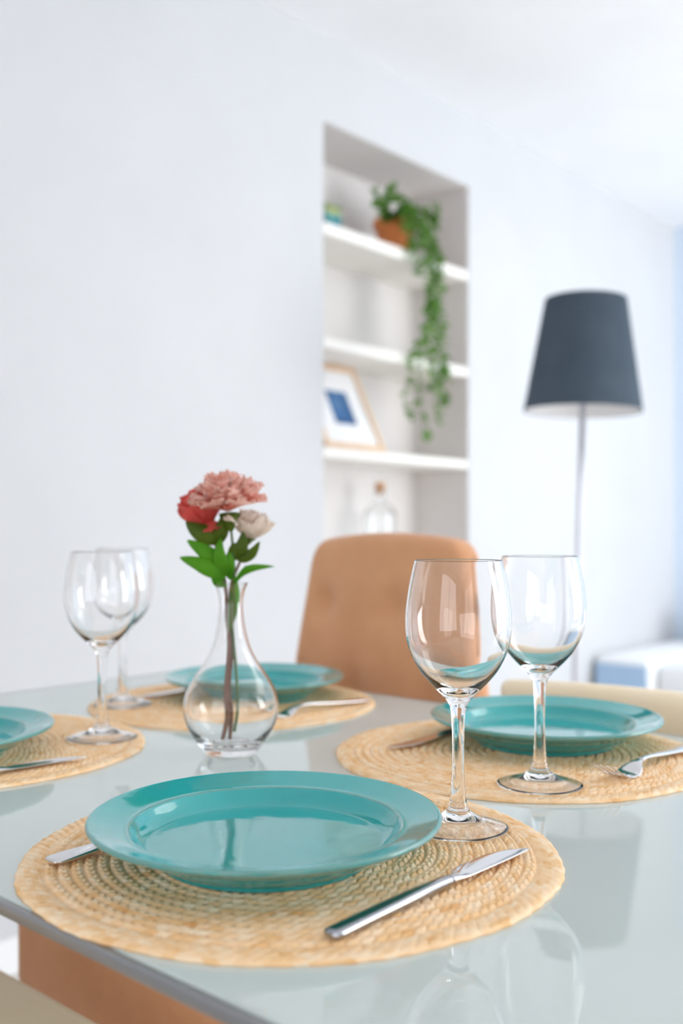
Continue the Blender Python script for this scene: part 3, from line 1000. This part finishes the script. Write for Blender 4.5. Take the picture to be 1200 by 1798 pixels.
vine(LV((-2.05, 2.60, 2.0), (-2.0, 2.66, 1.99), (X1, 2.70, 1.88), (X1, 2.67, 1.75), (X1, 2.70, 1.66)), 100, 14)

# teal tin
tn = thing('tin', 'small square teal tin at the left end of the top alcove shelf', 'tin', (-2.070, 2.262, 1.8955))
boxes('body', [(-.038, .038, -.038, .038, 0, .066)], M['tin'], tn, bevel=.006, segs=3, smooth=False)
boxes('lid', [(-.0395, .0395, -.0395, .0395, .0662, .076)], M['tin'], tn, bevel=.003, segs=3)['label'] = 'dark teal lid'

# leaning picture frame
pf_ = thing('picture_frame', 'light wooden picture frame with small blue print leaning on the lower alcove shelf', 'picture', (-2.040, 2.374, 1.2285))
lean = math.atan2(.145, .30)
pf_.rotation_euler = (0, -lean, 0)
fw, fh, bw = .142, .314, .020
o = boxes('frame', [(-.008, .010, -fw, -fw + bw, 0, fh), (-.008, .010, fw - bw, fw, 0, fh), (-.008, .010, -fw + bw, fw - bw, 0, bw), (-.008, .010, -fw + bw, fw - bw, fh - bw, fh)], M['frame_wood'], pf_, bevel=.0015)
boxes('mount', [(-.006, .003, -fw + bw, fw - bw, bw, fh - bw)], M['mount'], pf_)
boxes('print', [(.003, .0036, -.050, .052, .092, .214)], M['art'], pf_)
boxes('glazing', [(.0045, .0065, -fw + bw, fw - bw, bw, fh - bw)], M['pane'], pf_)

# corked bottle
bt = thing('glass_bottle', 'clear glass bottle with cork stopper on the lowest alcove shelf', 'bottle', (-2.115, 2.585, .8723))
bo = [(0, .003), (.040, .001), (.051, .004), (.0535, .012), (.0535, .150), (.050, .170), (.036, .188), (.022, .198), (.0175, .206), (.0172, .232), (.0195, .234), (.0195, .241), (.0178, .243)]
bi = [(.0128, .243), (.0128, .208), (.019, .193), (.033, .183), (.046, .166), (.0500, .148), (.0500, .016), (.046, .009), (0, .008)]
bp = smooth_prof(bo, 3) + smooth_prof(bi, 3)
bp[0] = (0, .003); bp[-1] = (0, .008)
v, f = lathe_data([(max(0, r), z) for r, z in bp], 48)
obj('body', v, f, M['bottle_glass'], bt)
v, f = lathe_data([(0, .222), (.0118, .222), (.0124, .243), (.0165, .2435), (.0175, .247), (.0172, .262), (.0155, .265), (0, .265)], 32)
obj('cork', v, f, M['cork'], bt)

# ------------------------------------------------------------------ floor lamp
lp = thing('floor_lamp', 'slim floor lamp with dark slate pleated shade standing right of the wall alcove', 'floor lamp', (-1.317, 2.413, 0.0))
lp.rotation_euler = Matrix.Rotation(math.radians(1.6), 3, Vector((-math.sin(T), math.cos(T), 0))).to_euler()
v, f = lathe_data([(0, .002), (.135, .002), (.14, .006), (.138, .014), (.05, .022), (.014, .030), (.011, .045), (0, .045)], 64)
obj('base', v, f, M['pole'], lp)
tube('pole', [(0, 0, .03), (0, 0, .7), (0, 0, 1.40)], .0085, M['pole'], lp, 14, 1)
v, f = [], []
n = 540
R0, R1, z0, z1 = .1555, .1065, 1.296, 1.597
rows = 14
for j in range(rows + 1):
    t = j / rows
    for side in (0,):
        for k in range(n):
            a = 2 * PI * k / n
            r = R0 + (R1 - R0) * t + .0016 * math.cos(90 * a)
            v.append((r * math.cos(a), r * math.sin(a), z0 + (z1 - z0) * t))
for j in range(rows):
    for k in range(n):
        k2 = (k + 1) % n
        f.append((j * n + k, j * n + k2, (j + 1) * n + k2, (j + 1) * n + k))
sh = obj('lamp_shade', v, f, M['shade'], lp)
v, f = lathe_data([(R0 - .0035, z0 + .001), (R1 - .0035, z1 - .001), (R1 - .0050, z1 - .001), (R0 - .0050, z0 + .001)], 96, closed=True)
obj('shade_lining', v, f, M['shade_in'], lp)['label'] = 'white inner lining of the shade'
v, f = lathe_data([(.0085, 1.385), (.020, 1.39), (.020, 1.44), (.0, 1.44)], 24)
obj('bulb_socket', v, f, M['trim'], lp)
v, f = lathe_data(smooth_prof([(.0, 1.441), (.013, 1.442), (.015, 1.455), (.029, 1.485), (.030, 1.505), (.020, 1.528), (0, 1.535)], 4), 32)
obj('bulb', v, f, M['shade_in'], lp)
v, f = [], []
for a in (0.3, 0.3 + 2 * PI / 3, 0.3 + 4 * PI / 3):
    rr = R0 + (R1 - R0) * .35 - .006
    vv, ff = tube_data([(.018 * math.cos(a), .018 * math.sin(a), 1.395), (rr * math.cos(a), rr * math.sin(a), 1.400)], .0018, 6)
    o_ = len(v); v += vv; f += [tuple(i + o_ for i in q) for q in ff]
obj('shade_carrier', v, f, M['pole'], lp)

# ------------------------------------------------------------------ sofa
sf = thing('sofa', 'low white sofa with pale blue arm front against the far wall', 'sofa', (-1.2, 4.25, 0))
cushion('base', (-.53, 1.0, -.33, .40, .06, .30), M['sofa'], sf, .02, 4)
arm = cushion('armrest', (-.785, -.535, -.40, .42, .06, .455), M['sofa'], sf, .03, 6)
ap = boxes('panel', [(-.772, -.548, -.412, -.404, .09, .425)], M['sofa_blue'], arm, bevel=.003)
ap['label'] = 'pale blue front panel of the armrest'
cushion('seat_cushion', (-.53, .23, -.36, .20, .302, .43), M['sofa'], sf, .04, 6)
cushion('seat_cushion', (.235, 1.0, -.36, .20, .302, .43), M['sofa'], sf, .04, 6)
cushion('backrest', (-.53, 1.0, .205, .42, .31, .62), M['sofa'], sf, .05, 6)
for sx in (-.70, .92):
    for sy in (-.32, .34):
        v, f = tube_data([(sx, sy, .0), (sx, sy, .065)], .02, 10)
        obj('leg', v, f, M['leg_wood'], sf)
